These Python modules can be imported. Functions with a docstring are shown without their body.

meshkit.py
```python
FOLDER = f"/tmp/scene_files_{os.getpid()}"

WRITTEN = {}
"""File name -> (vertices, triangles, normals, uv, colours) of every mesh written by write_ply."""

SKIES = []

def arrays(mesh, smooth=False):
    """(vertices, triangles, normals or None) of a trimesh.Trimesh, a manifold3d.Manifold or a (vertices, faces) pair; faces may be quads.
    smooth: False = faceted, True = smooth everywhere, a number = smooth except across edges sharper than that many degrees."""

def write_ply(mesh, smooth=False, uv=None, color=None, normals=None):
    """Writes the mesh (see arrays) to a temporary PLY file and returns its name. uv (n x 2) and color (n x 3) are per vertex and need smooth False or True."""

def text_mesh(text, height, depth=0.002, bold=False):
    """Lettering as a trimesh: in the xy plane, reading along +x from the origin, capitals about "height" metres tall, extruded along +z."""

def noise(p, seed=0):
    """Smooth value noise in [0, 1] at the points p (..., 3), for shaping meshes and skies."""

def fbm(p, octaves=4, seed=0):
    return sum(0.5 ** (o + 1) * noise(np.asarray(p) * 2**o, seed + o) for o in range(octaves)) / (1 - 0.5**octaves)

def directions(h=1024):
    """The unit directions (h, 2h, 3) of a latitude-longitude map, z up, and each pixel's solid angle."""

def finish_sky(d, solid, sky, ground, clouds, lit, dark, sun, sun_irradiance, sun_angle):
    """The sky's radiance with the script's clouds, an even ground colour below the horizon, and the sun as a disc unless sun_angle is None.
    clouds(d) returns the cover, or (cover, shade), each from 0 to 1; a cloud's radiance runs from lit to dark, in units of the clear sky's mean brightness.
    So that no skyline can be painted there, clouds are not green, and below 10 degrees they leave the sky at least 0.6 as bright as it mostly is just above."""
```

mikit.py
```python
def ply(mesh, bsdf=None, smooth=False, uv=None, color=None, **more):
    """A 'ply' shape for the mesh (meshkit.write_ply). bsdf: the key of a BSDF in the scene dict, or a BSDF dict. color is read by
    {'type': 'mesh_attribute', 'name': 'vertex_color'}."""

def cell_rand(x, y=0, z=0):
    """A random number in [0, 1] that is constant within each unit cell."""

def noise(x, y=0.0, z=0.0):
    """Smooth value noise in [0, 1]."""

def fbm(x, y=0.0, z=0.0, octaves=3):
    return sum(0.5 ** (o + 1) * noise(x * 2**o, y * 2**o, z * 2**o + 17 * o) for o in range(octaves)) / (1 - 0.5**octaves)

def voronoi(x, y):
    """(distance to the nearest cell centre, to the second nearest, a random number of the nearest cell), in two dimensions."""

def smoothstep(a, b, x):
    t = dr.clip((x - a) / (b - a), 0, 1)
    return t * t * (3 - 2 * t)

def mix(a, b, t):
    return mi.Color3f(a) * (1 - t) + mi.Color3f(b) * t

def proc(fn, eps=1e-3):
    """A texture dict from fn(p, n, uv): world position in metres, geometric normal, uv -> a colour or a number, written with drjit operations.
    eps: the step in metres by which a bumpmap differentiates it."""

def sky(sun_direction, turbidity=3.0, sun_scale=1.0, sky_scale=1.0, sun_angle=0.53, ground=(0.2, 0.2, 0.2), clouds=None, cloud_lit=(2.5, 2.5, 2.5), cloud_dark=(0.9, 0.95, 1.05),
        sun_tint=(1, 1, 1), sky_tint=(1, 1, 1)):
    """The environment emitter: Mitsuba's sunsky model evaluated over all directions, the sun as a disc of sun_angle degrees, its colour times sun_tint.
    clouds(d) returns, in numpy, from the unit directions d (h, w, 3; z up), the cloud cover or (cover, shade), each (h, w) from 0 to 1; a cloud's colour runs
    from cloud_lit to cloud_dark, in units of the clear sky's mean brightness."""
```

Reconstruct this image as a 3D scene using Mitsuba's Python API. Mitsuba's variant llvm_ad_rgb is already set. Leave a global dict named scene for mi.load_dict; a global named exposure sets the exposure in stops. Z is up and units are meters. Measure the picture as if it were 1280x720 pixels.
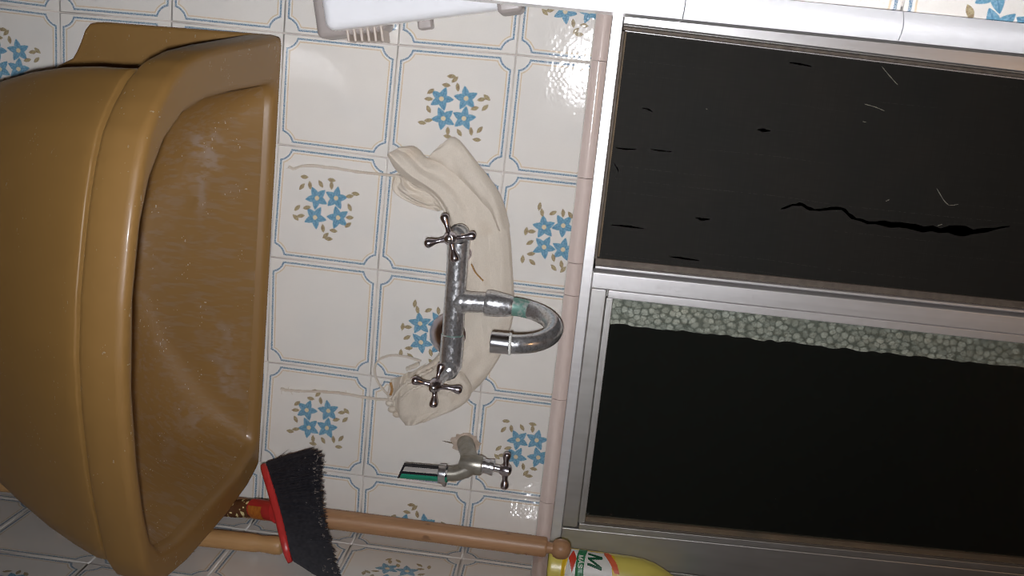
import math
import numpy as np, trimesh, drjit as dr, mitsuba as mi, mikit, meshkit
import manifold3d as m3
import shapely
from shapely.geometry import Polygon, LineString
from mikit import proc, noise, fbm, voronoi, smoothstep, mix

scene, labels = {"type": "scene"}, {}
T = mi.ScalarTransform4f
rng = np.random.default_rng(7)

# ------------------------------------------------------------------ camera, light, exposure
exposure = -0.42
CAM = np.array([0.03220, -1.31542, 0.40320])
FWD = np.array([0.20164, 0.97794, -0.05451])
UP = np.array([-0.97407, 0.19438, -0.11579])      # the picture was taken with the camera turned on its side
scene["camera"] = {"type": "perspective", "fov": math.degrees(2 * math.atan(640 / 1250)), "fov_axis": "x",
                   "near_clip": 0.02, "far_clip": 50.0,
                   "to_world": T().look_at(origin=CAM.tolist(), target=(CAM + FWD).tolist(), up=UP.tolist())}
FLASH_POS, FLASH_AIM, FLASH_POWER = (0.056, -1.335, 0.396), (-0.10, 0.0, 0.17), 17000.0
LAMP_POS, LAMP_POWER = (0.04, -1.05, 1.42), 80.0


def look_matrix(origin, target):
    return T().look_at(origin=list(origin), target=list(target), up=[0.1, 0, 1])


scene["camera_flash"] = {"type": "disk", "to_world": look_matrix(FLASH_POS, FLASH_AIM) @ T().scale(0.011),
                         "emitter": {"type": "area", "radiance": {"type": "rgb", "value": [FLASH_POWER * c for c in (0.97, 0.98, 1.03)]}}}
scene["camera_flash__added_beam_tube"] = {"type": "cylinder", "p0": [0, 0, -0.001], "p1": [0, 0, 0.0145], "radius": 0.0125, "to_world": look_matrix(FLASH_POS, FLASH_AIM),
                                    "bsdf": {"type": "twosided", "bsdf": {"type": "diffuse", "reflectance": {"type": "rgb", "value": [0.05, 0.05, 0.05]}}}}  # unseen dark tube added around the flash to narrow its beam
labels["camera_flash"] = {"label": "small round flash lamp beside the lens of the camera", "category": "flash"}
scene["light_bulb"] = {"type": "sphere", "center": list(LAMP_POS), "radius": 0.035,
                       "emitter": {"type": "area", "radiance": {"type": "rgb", "value": [LAMP_POWER * c for c in (1.0, 0.56, 0.26)]}}}
labels["light_bulb"] = {"label": "warm bare light bulb hanging near the ceiling of the room", "category": "light bulb"}


# ------------------------------------------------------------------ helpers
def numbered(name):
    if name not in scene:
        return name
    n = 1
    while f"{name}_{n:03d}" in scene:
        n += 1
    return f"{name}_{n:03d}"


def obj(name, mesh, bsdf, smooth=False, parent=None, **kw):
    key = numbered((parent + "__" if parent else "") + name)
    scene[key] = mikit.ply(mesh, bsdf, smooth, **kw)
    return key


def tag(key, label=None, category=None, kind=None, group=None):
    d = {k: v for k, v in dict(label=label, category=category, kind=kind, group=group).items() if v}
    labels[key] = d
    return key


def unit(v):
    v = np.asarray(v, float)
    return v / np.linalg.norm(v)


def cat(*ms):
    return trimesh.util.concatenate([trimesh.Trimesh(np.asarray(m.vertices), np.asarray(m.faces), process=False) for m in ms])


def loft(rings, cap0=True, cap1=True, closed=True):
    """Rings of equally many points joined into one surface."""
    rings = np.asarray(rings, float)
    k, n = rings.shape[:2]
    v = rings.reshape(-1, 3)
    f = []
    for i in range(k - 1):
        for j in range(n if closed else n - 1):
            a, b = i * n + j, i * n + (j + 1) % n
            f += [(a, b, b + n), (a, b + n, a + n)]
    v = list(v)
    if cap0:
        v.append(rings[0].mean(0)); c = len(v) - 1
        f += [(c, (j + 1) % n, j) for j in range(n)]
    if cap1:
        v.append(rings[-1].mean(0)); c = len(v) - 1; o = (k - 1) * n
        f += [(c, o + j, o + (j + 1) % n) for j in range(n)]
    m = trimesh.Trimesh(np.array(v), np.array(f), process=False)
    if closed and cap0 and cap1:
        if m.volume < 0:
            m.invert()
    return m


def smooth_path(pts, n=40, closed=False):
    """Catmull-Rom through the points."""
    p = np.asarray(pts, float)
    p = np.vstack([2 * p[0] - p[1], p, 2 * p[-1] - p[-2]])
    out = []
    segs = len(p) - 3
    for s in np.linspace(0, segs - 1e-9, n):
        i = int(s); t = s - i
        a, b, c, d = p[i:i + 4]
        out.append(0.5 * (2 * b + (c - a) * t + (2 * a - 5 * b + 4 * c - d) * t * t + (3 * b - 3 * c + d - a) * t ** 3))
    return np.array(out)


def tube(path, radius, n=20, flat=1.0, cap=True, round_ends=False):
    path = np.asarray(path, float)
    r = np.broadcast_to(np.asarray(radius, float), len(path)).copy()
    t = np.gradient(path, axis=0)
    t /= np.linalg.norm(t, axis=1, keepdims=True)
    ref = np.array([0.13, 0.31, 0.94]) if abs(t[0] @ np.array([0.13, 0.31, 0.94])) < 0.9 else np.array([1.0, 0.1, 0])
    u = unit(np.cross(t[0], ref))
    rings = []
    ang = np.linspace(0, 2 * np.pi, n, endpoint=False)
    for i in range(len(path)):
        u = unit(u - t[i] * (u @ t[i]))
        w = np.cross(t[i], u)
        rings.append(path[i] + r[i] * (np.cos(ang)[:, None] * u + flat * np.sin(ang)[:, None] * w))
    return loft(rings, cap, cap)


def lathe(profile, origin, axis, n=32):
    """profile of (radius, height) pairs along the axis from the origin."""
    a = unit(axis)
    ref = np.array([0, 0, 1.0]) if abs(a[2]) < 0.9 else np.array([1.0, 0, 0])
    u = unit(np.cross(a, ref)); w = np.cross(a, u)
    ang = np.linspace(0, 2 * np.pi, n, endpoint=False)
    o = np.asarray(origin, float)
    return loft([o + h * a + max(r, 1e-5) * (np.cos(ang)[:, None] * u + np.sin(ang)[:, None] * w) for r, h in profile])


def hull_box(c, size, r, rot=None):
    """A box with rounded edges."""
    h = np.asarray(size, float) / 2 - r
    s = m3.Manifold.sphere(r, 16)
    m = m3.Manifold.batch_hull([s.translate([sx * h[0], sy * h[1], sz * h[2]]) for sx in (-1, 1) for sy in (-1, 1) for sz in (-1, 1)])
    q = m.to_mesh()
    v = q.vert_properties[:, :3].astype(float)
    if rot is not None:
        v = v @ np.asarray(rot).T
    m = trimesh.Trimesh(v + np.asarray(c), q.tri_verts, process=False)
    if m.volume < 0:
        m.invert()
    return m


def box(x0, x1, y0, y1, z0, z1):
    return trimesh.creation.box(bounds=[[min(x0, x1), min(y0, y1), min(z0, z1)], [max(x0, x1), max(y0, y1), max(z0, z1)]])


# ------------------------------------------------------------------ materials
def twosided(b):
    return {"type": "twosided", "bsdf": b}


def principled(color, rough=0.5, **kw):
    c = {"type": "rgb", "value": list(color)} if not isinstance(color, dict) else color
    return {"type": "principled", "base_color": c, "roughness": rough if isinstance(rough, dict) else float(rough), **kw}


def bump(b, fn, eps=5e-4):
    return {"type": "bumpmap", "scale": 1.0, "tex": proc(fn, eps=eps), "bsdf": b}


CREAM = (0.66, 0.635, 0.59)
BLUE, OCHRE, PETAL, LEAF = (0.125, 0.215, 0.31), (0.60, 0.46, 0.28), (0.125, 0.275, 0.38), (0.24, 0.175, 0.105)
# flower and leaf positions on a printed tile (u to the right, v up), in parts of the tile's side
FLOWERS = [(0.421, 0.406, 0.3), (0.399, 0.615, -0.2), (0.591, 0.439, 0.75), (0.571, 0.613, 0.1)]
LEAVES = [(0.223, 0.473, 1.65), (0.301, 0.437, 1.5), (0.310, 0.535, 0.2), (0.367, 0.309, 2.3), (0.435, 0.299, 1.7), (0.525, 0.307, 0.5),
          (0.651, 0.263, 1.5), (0.623, 0.315, 1.8), (0.377, 0.791, 0.9), (0.397, 0.747, 1.8), (0.464, 0.784, 2.4), (0.477, 0.697, 1.9),
          (0.249, 0.505, 2.4), (0.697, 0.488, 0.1), (0.745, 0.492, 1.5), (0.699, 0.587, 0.6), (0.676, 0.685, 0.2), (0.656, 0.757, 2.5), (0.743, 0.741, 1.6)]


def tile_print(u, v, n, flower):
    """Flat print of a glazed tile: blue and ochre frame lines with scooped corners, and on some a bunch of flowers."""
    e = dr.minimum(dr.minimum(u, 1 - u), dr.minimum(v, 1 - v))
    cu, cv = dr.minimum(u, 1 - u), dr.minimum(v, 1 - v)
    s = dr.minimum(e - 0.036, dr.sqrt(cu * cu + cv * cv) - 0.135)
    w = noise(u * 90, v * 90, 3.0)
    speck = 0.55 + 0.45 * smoothstep(0.25, 0.7, noise(u * 300, v * 300, 9.0))
    c = mix(CREAM, (0.69, 0.655, 0.60), noise(u * 5, v * 5, n))
    c = c * (0.975 + 0.05 * fbm(u * 240, v * 240, n))
    c = mix(c, OCHRE, 0.75 * (1 - smoothstep(0.0035, 0.007, dr.abs(s - 0.026 + 0.002 * (w - 0.5)))))
    c = mix(c, BLUE, speck * (1 - smoothstep(0.0065, 0.0095, dr.abs(s + 0.001 * (w - 0.5)))))
    c = mix(c, (0.60, 0.66, 0.68), 0.35 * (1 - smoothstep(0.004, 0.008, dr.abs(s - 0.012))))
    if flower:
        for fu, fv, rot in FLOWERS:
            x, y = u - fu, v - fv
            r = dr.sqrt(x * x + y * y) / 0.106
            a = dr.atan2(y, x) + rot
            k = a * (5 / (2 * math.pi))
            k = dr.abs(k - dr.floor(k) - 0.5) * (2 * math.pi / 5)
            along, across = r * dr.cos(k), r * dr.sin(k)
            width = 0.80 * dr.sqrt(dr.clip(along - 0.05, 0, 1)) * dr.clip(1.02 - along, 0, 1)
            hit = smoothstep(-0.03, 0.03, width - across) * (1 - smoothstep(0.95, 1.03, r))
            tone = mix(PETAL, (0.20, 0.355, 0.46), smoothstep(0.35, 0.7, noise(u * 120, v * 120, 5.0)))
            tone = mix(tone, (0.07, 0.18, 0.31), 0.6 * (1 - smoothstep(0.0, 0.06, dr.abs(across))))
            c = mix(c, tone, hit)
            c = mix(c, (0.60, 0.52, 0.36), 1 - smoothstep(0.17, 0.22, r))
        for lu, lv, rot in LEAVES:
            x, y = u - lu, v - lv
            p, q = x * math.cos(rot) + y * math.sin(rot), -x * math.sin(rot) + y * math.cos(rot)
            d = dr.abs(q) / 0.0195 + dr.square(p / 0.040)
            c = mix(c, mix(LEAF, (0.42, 0.36, 0.22), noise(u * 160, v * 160, 1.0)), 1 - smoothstep(0.8, 1.05, d))
    return c


def glaze(p, n, uv):
    return 0.00008 * noise(p.x * 300, p.y * 300, p.z * 300) + 0.00012 * noise(p.x * 70, p.y * 70, p.z * 70)


for flower in (False, True):
    scene["tile_flower" if flower else "tile_plain"] = bump(principled(
        proc(lambda p, n, uv, fl=flower: tile_print(uv.x, uv.y, 2.0 + 3.0 * fl, fl)), 0.06, specular=0.5), glaze)
scene["tile_edge"] = principled((0.62, 0.52, 0.46), 0.2)
scene["grout"] = principled(proc(lambda p, n, uv: mix((0.50, 0.455, 0.40), (0.62, 0.57, 0.52), fbm(p.x * 60, p.y * 60, p.z * 60))), 0.85)
scene["trim_pink"] = bump(principled(proc(lambda p, n, uv: mix((0.61, 0.50, 0.45), (0.66, 0.55, 0.495), fbm(p.x * 30, p.y * 30, p.z * 30))), 0.14), glaze)
scene["trim_white"] = bump(principled(proc(lambda p, n, uv: mix((0.64, 0.64, 0.65), (0.68, 0.68, 0.68), fbm(p.x * 30, p.y * 30, p.z * 30))), 0.14), glaze)
scene["plaster"] = principled(proc(lambda p, n, uv: mix((0.60, 0.54, 0.45), (0.66, 0.60, 0.50), fbm(p.x * 9, p.y * 9, p.z * 9))), 0.8)
scene["room_paint"] = principled((0.30, 0.24, 0.18), 0.8)
scene["floor_tile"] = principled(proc(lambda p, n, uv: mix((0.20, 0.13, 0.09), (0.27, 0.18, 0.12), fbm(p.x * 14, p.y * 14))), 0.4)


def tan(p, base, dark):
    return mix(base, dark, 0.6 * fbm(p.x * 16, p.y * 16, p.z * 16))


def speckle(p):
    return smoothstep(0.84, 0.90, noise(p.x * 420, p.y * 420, p.z * 420)) * smoothstep(0.62, 0.75, noise(p.x * 60 + 3, p.y * 60, p.z * 60))


def scum(p, n, uv):
    """Dried soap scum: whitish blotches and fine run marks left on the glaze."""
    blot = smoothstep(0.50, 0.78, fbm(p.x * 17 + 4, p.y * 10, p.z * 22, 4)) * smoothstep(0.35, 0.6, fbm(p.x * 150, p.y * 60, p.z * 60, 3))
    c = tan(p, (0.238, 0.130, 0.038), (0.212, 0.116, 0.035))
    c = mix(c, (0.30, 0.25, 0.22), 0.55 * blot * smoothstep(0.3, 0.6, fbm(p.x * 5 + 1, p.y * 6, p.z * 8)))
    c = mix(c, (0.26, 0.20, 0.16), 0.25 * smoothstep(0.45, 0.75, fbm(p.x * 220, p.y * 220, p.z * 40, 3)))
    return mix(c, (0.5, 0.44, 0.36), 0.6 * speckle(p))


scene["ceramic_tan"] = principled(proc(lambda p, n, uv: mix(tan(p, (0.238, 0.130, 0.038), (0.212, 0.116, 0.035)), (0.42, 0.36, 0.28), 0.5 * speckle(p))), 0.48, specular=0.3, clearcoat=0.35, clearcoat_gloss=0.96)
scene["ceramic_bowl"] = principled(proc(lambda p, n, uv: mix(tan(p, (0.238, 0.130, 0.038), (0.212, 0.116, 0.035)), (0.42, 0.36, 0.28), 0.5 * speckle(p))), 0.4, specular=0.32)
scene["ceramic_scum"] = principled(proc(scum), proc(lambda p, n, uv: 0.42 + 0.3 * fbm(p.x * 18, p.y * 18, p.z * 18)), specular=0.3)


def chrome_color(p, n, uv):
    dirt = smoothstep(0.42, 0.72, fbm(p.x * 420, p.y * 420, p.z * 420, 3))
    return mix((0.66, 0.67, 0.69), (0.45, 0.445, 0.44), dirt * 0.8)


scene["chrome_old"] = principled(proc(chrome_color), proc(lambda p, n, uv: 0.20 + 0.2 * smoothstep(0.4, 0.75, fbm(p.x * 260, p.y * 260, p.z * 260))), metallic=0.86)
scene["chrome"] = principled((0.72, 0.72, 0.75), 0.22, metallic=1.0)
scene["chrome_dark"] = principled((0.56, 0.51, 0.55), 0.24, metallic=1.0)
scene["verdigris"] = principled(proc(lambda p, n, uv: mix((0.15, 0.30, 0.25), (0.42, 0.45, 0.42), smoothstep(0.35, 0.65, fbm(p.x * 170, p.y * 170, p.z * 170)))), 0.5, metallic=0.25)
scene["brass_dull"] = principled(proc(lambda p, n, uv: mix((0.24, 0.22, 0.175), (0.42, 0.40, 0.35), fbm(p.x * 120, p.y * 120, p.z * 120))), 0.35, metallic=0.7)
scene["limescale"] = principled((0.62, 0.62, 0.58), 0.6)
scene["aluminium"] = principled(proc(lambda p, n, uv: mix((0.72, 0.71, 0.705), (0.82, 0.81, 0.805), fbm(p.x * 240, p.y * 40, p.z * 5))), proc(lambda p, n, uv: 0.33 + 0.12 * fbm(p.x * 200, p.y * 60, p.z * 6)), metallic=0.5)
scene["aluminium_dirty"] = principled(proc(lambda p, n, uv: mix((0.46, 0.45, 0.42), (0.60, 0.59, 0.57), fbm(p.x * 90, p.y * 30, p.z * 14))), 0.45, metallic=0.8)
scene["gasket"] = principled(proc(lambda p, n, uv: mix((0.10, 0.08, 0.065), (0.20, 0.165, 0.13), fbm(p.x * 120, p.y * 120, p.z * 120))), 0.7)
scene["rust_dirt"] = principled(proc(lambda p, n, uv: mix((0.10, 0.085, 0.06), (0.22, 0.15, 0.09), fbm(p.x * 60, p.y * 60, p.z * 25))), 0.8)


def mesh_color(p, n, uv):
    thread = 0.86 + 0.28 * noise(p.x * 900, p.y, p.z * 60) * noise(p.x * 50, p.y, p.z * 800)
    wavy = p.x + 0.004 * noise(p.z * 9, 1.0, 2.0)
    row = dr.abs(wavy * 55 - dr.floor(wavy * 55) - 0.5)
    bright = (1 - smoothstep(0.0, 0.03, row)) * smoothstep(0.5, 0.8, noise(dr.floor(wavy * 55) * 3.7, p.z * 6, 0.0)) * smoothstep(0.3, 0.6, noise(p.z * 420, 3.0, 0.0))
    c = mix((0.017, 0.018, 0.016), (0.025, 0.022, 0.018), fbm(p.x * 14, p.y, p.z * 14)) * thread
    return mix(c, (0.06, 0.057, 0.05), 0.6 * bright)


scene["insect_mesh"] = twosided(principled(proc(mesh_color), 0.7, specular=0.2))
scene["lint"] = principled((0.36, 0.34, 0.28), 0.9)


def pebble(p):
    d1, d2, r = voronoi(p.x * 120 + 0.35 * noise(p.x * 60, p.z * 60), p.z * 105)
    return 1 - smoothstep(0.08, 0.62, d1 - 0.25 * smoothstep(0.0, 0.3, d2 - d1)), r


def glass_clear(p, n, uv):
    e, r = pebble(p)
    return mix((0.50, 0.54, 0.52), (0.95, 0.98, 0.95), e * (0.45 + 0.55 * r))  # refraction by the pebbles painted as bright and dark cells of tint


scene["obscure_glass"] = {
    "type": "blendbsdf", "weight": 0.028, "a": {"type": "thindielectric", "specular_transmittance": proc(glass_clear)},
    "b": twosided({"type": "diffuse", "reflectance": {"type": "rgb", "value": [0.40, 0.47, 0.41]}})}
scene["rear_stile_metal"] = principled(proc(lambda p, n, uv: mix((0.50, 0.53, 0.49), (0.70, 0.66, 0.56), fbm(p.x * 160, p.y * 10, p.z * 14))), 0.5)


def cloth_color(p, n, uv):
    stain = smoothstep(0.5, 0.75, fbm(p.x * 22 + 5, p.y * 22, p.z * 22, 4))
    c = mix((0.62, 0.56, 0.475), (0.55, 0.49, 0.405), fbm(p.x * 30, p.y * 30, p.z * 30))
    return mix(c, (0.46, 0.35, 0.24), 0.4 * stain) * (0.95 + 0.1 * noise(p.x * 900, p.y * 900, p.z * 900))


scene["cloth_beige"] = twosided(bump(principled(proc(cloth_color), 0.9, sheen=0.3), lambda p, n, uv: 0.00012 * noise(p.x * 700, p.y * 700, p.z * 700), 3e-4))
scene["thread_brown"] = principled((0.35, 0.19, 0.07), 0.7)
scene["red_plastic"] = principled(proc(lambda p, n, uv: mix((0.50, 0.03, 0.028), (0.42, 0.035, 0.03), fbm(p.x * 80, p.y * 80, p.z * 80))), 0.35)
scene["bristle_black"] = twosided(principled(proc(lambda p, n, uv: mix((0.010, 0.010, 0.014), (0.026, 0.025, 0.03), noise(p.x * 300, p.y * 300, p.z * 300))), 0.45))
scene["bristle_dust"] = twosided(principled((0.20, 0.17, 0.15), 0.9))


def wood(p, n, uv):
    g = fbm(p.x * 240, p.y * 240, p.z * 9, 4)
    c = mix((0.34, 0.18, 0.088), (0.44, 0.25, 0.13), g)
    return mix(c, (0.13, 0.065, 0.035), 0.6 * smoothstep(0.70, 0.80, fbm(p.x * 70, p.y * 70, p.z * 36 + 2, 3)))


scene["wood"] = principled(proc(wood), 0.42)
scene["wood_pale"] = principled(proc(lambda p, n, uv: mix((0.40, 0.22, 0.085), (0.50, 0.29, 0.125), fbm(p.x * 200, p.y * 200, p.z * 14, 4))), 0.45)
scene["bottle_yellow"] = principled((0.70, 0.60, 0.13), 0.3)
for nm, c in dict(label_white=(0.72, 0.72, 0.66), label_green=(0.03, 0.20, 0.08), label_deep_green=(0.01, 0.09, 0.04), label_red=(0.62, 0.06, 0.03), label_orange=(0.70, 0.14, 0.06), label_yellow=(0.75, 0.50, 0.02)).items():
    scene[nm] = principled(c, 0.35)
scene["white_plastic"] = principled((0.80, 0.81, 0.83), 0.12, specular=0.5)
scene["grey_plastic"] = principled((0.36, 0.32, 0.30), 0.35)
scene["beige_plastic"] = principled((0.52, 0.45, 0.39), 0.4)
scene["hose_stripes"] = principled(proc(lambda p, n, uv: dr.select((uv.y < 0.68) & (uv.x > 0.20) & (uv.x < 0.40), mi.Color3f(0.38, 0.36, 0.34), dr.select((uv.y < 0.68) & (uv.x > 0.50) & (uv.x < 0.84), mi.Color3f(0.012, 0.22, 0.13), mi.Color3f(0.012, 0.012, 0.016)))), 0.18)
scene["sticker"] = principled(proc(lambda p, n, uv: mix((0.10, 0.04, 0.015), (0.70, 0.58, 0.30), smoothstep(0.62, 0.70, noise(p.x * 260, p.y * 260, p.z * 230)))), 0.4)
scene["sticker_orange"] = principled(proc(lambda p, n, uv: mix((0.55, 0.20, 0.03), (0.40, 0.10, 0.02), noise(p.x * 330, p.y * 330, p.z * 330))), 0.4)
scene["black_rubber"] = principled((0.012, 0.011, 0.012), 0.5)


# ------------------------------------------------------------------ walls with their tiles
# measured corners of the hand-laid tiles (column m along x, row k along z), millimetres off the 150 mm grid
OFF = {(0, -2): (5, -1), (0, 0): (2, 0), (0, 1): (2, 1), (0, 2): (-1, 4), (1, 0): (-4, 0), (1, 1): (-2, -2), (1, 2): (0, 3), (2, 0): (-1, -3),
       (2, 1): (0, -3.5), (2, 2): (2, -1), (3, 0): (-2, 2), (3, 1): (0, -2), (3, 2): (4, 2), (4, 0): (-3, 0), (4, 1): (-2, -2), (4, 2): (-1, 2)}


def corner(m, k):
    dx, dz = OFF.get((m, k), OFF.get((m, min(max(k, 0), 2)), (0, 0)))
    if m < 0:
        dz = OFF.get((0, k), (0, 0))[1]; dx = 0
    return np.array([0.15 * m + dx / 1000, 0.15 * k + dz / 1000])


GAP, BEV, THICK = 0.0008, 0.0010, 0.007


def tile_mesh(quad, frame, proud=(0, 0, 0, 0), uvrect=(0, 0, 1, 1), rot=0):
    """A glazed tile with soft edges. quad: its four corners (a, b) in the wall's plane counted around; frame: (origin, ea, eb, normal)."""
    o, ea, eb, nn = (np.asarray(x, float) for x in frame)
    q = np.asarray(quad, float)
    c = q.mean(0)

    def inset(d):
        e = []
        for i in range(4):
            a, b, z = q[i - 1], q[i], q[(i + 1) % 4]
            e.append(b + d * (unit(a - b) + unit(z - b)))
        return np.array(e)
    u0, v0, u1, v1 = uvrect
    st = np.array([(u0, v0), (u1, v0), (u1, v1), (u0, v1)], float)
    vs, uvs = [], []
    for d, h in ((GAP, -THICK), (GAP, -BEV), (GAP + BEV * 0.45, -BEV * 0.3), (GAP + BEV * 1.3, 0.0)):
        p = inset(d)
        t = [np.linalg.norm(p[i] - c) / np.linalg.norm(q[i] - c) for i in range(4)]
        for i in range(4):
            vs.append(o + p[i, 0] * ea + p[i, 1] * eb + (h + proud[i]) * nn)
            uvs.append(st.mean(0) + (st[i] - st.mean(0)) * t[i])
    f = []
    for k in range(3):
        for i in range(4):
            a, b = 4 * k + i, 4 * k + (i + 1) % 4
            f += [(a, b, b + 4), (a, b + 4, a + 4)]
    f += [(12, 13, 14), (12, 14, 15)]
    uvs = np.array(uvs) - 0.5
    for _ in range(rot):
        uvs = np.stack([uvs[:, 1], -uvs[:, 0]], 1)
    m = trimesh.Trimesh(np.array(vs), np.array(f), process=False)
    return m, uvs + 0.5


def add_tile(parent, quad, frame, flower, rot=0, uvrect=(0, 0, 1, 1), lift=(0, 0, 0, 0)):
    m, uv = tile_mesh(quad, frame, proud=np.asarray(lift) + rng.uniform(-0.0003, 0.0003), uvrect=uvrect, rot=rot)
    return obj("tile", m, "tile_flower" if flower else "tile_plain", True, parent, uv=uv)


SILL, TOPROW, CORNER = 0.4205, 0.4005, 0.68
tag(obj("wall_back", box(-1.4, 0.80, 0.0026, 0.16, -1.0, SILL - 0.012), "grout"), "tiled wall above the sink, cream glazed tiles with blue frames", kind="structure")
BACK = ((0, 0, 0), (1, 0, 0), (0, 0, 1), (0, -1, 0))
ROT = {(0, 1): 0, (1, 0): 2, (1, 2): 3, (2, 1): 3, (3, 2): 2, (4, 1): 0, (3, 0): 0, (-1, 2): 2, (0, -3): 0}
for m in range(-3, 5):
    for k in range(-5, 3):
        a, b, c_, d = corner(m, k), corner(m + 1, k), corner(m + 1, k + 1), corner(m, k + 1)
        uvr = [0, 0, 1, 1]
        if m == 4:
            b, c_ = np.array([CORNER - 0.001, b[1]]), np.array([CORNER - 0.001, c_[1]])
            uvr[2] = 0.53
        if k == 2:
            d, c_ = np.array([d[0], TOPROW]), np.array([c_[0], TOPROW])
            uvr[3] = 0.655
        rot = ROT.get((m, k), int(rng.integers(0, 4)))
        bulge = [float(np.interp(q[0], [-0.45, -0.15, 0.0, 0.15], [0.020, 0.0085, 0.0033, 0.0])) for q in (a, b, c_, d)]   # the wall is not quite flat
        add_tile("wall_back", [a, b, c_, d], BACK, (m + k) % 2 == 1, rot, uvr, bulge)

# the low wall on the right, running from the corner towards the room
LEAN = 0.026                                     # the corner is a little under a right angle
RD, RN = np.array([-LEAN, -1.0, 0.0]), np.array([-1.0, LEAN, 0.0])
wr = box(CORNER + 0.0026, CORNER + 0.14, -1.0, 0.0, -1.0, SILL - 0.012)
wv = np.array(wr.vertices)
wv[:, 0] += LEAN * wv[:, 1]
wr = cat(trimesh.Trimesh(wv, wr.faces, process=False), box(CORNER + 0.0026, CORNER + 0.14, 0.0, 0.16, -1.0, SILL - 0.012))
tag(obj("wall_right", wr, "grout"), "low tiled wall on the right of the sink, with a ledge on top", kind="structure")
RIGHT = ((CORNER, 0, 0), RD, (0, 0, 1), RN)
dcol = [0.001, 0.048, 0.198, 0.348, 0.498, 0.648]
for i in range(5):
    for k in range(-5, 3):
        z0, z1 = 0.15 * k + (-0.001 if k != 2 else 0.003), 0.15 * (k + 1) + (0.003 if k == 1 else -0.001)
        uvr = [0, 0, 1, 1]
        if i == 0:
            uvr[0] = 0.687
        if k == 2:
            z1 = TOPROW; uvr[3] = 0.655
        add_tile("wall_right", [(dcol[i], z0), (dcol[i + 1], z0), (dcol[i + 1], z1), (dcol[i], z1)], RIGHT, (k + i) % 2 == 0, 0 if k == 2 or i == 0 else int(rng.integers(0, 4)), uvr)


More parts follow.
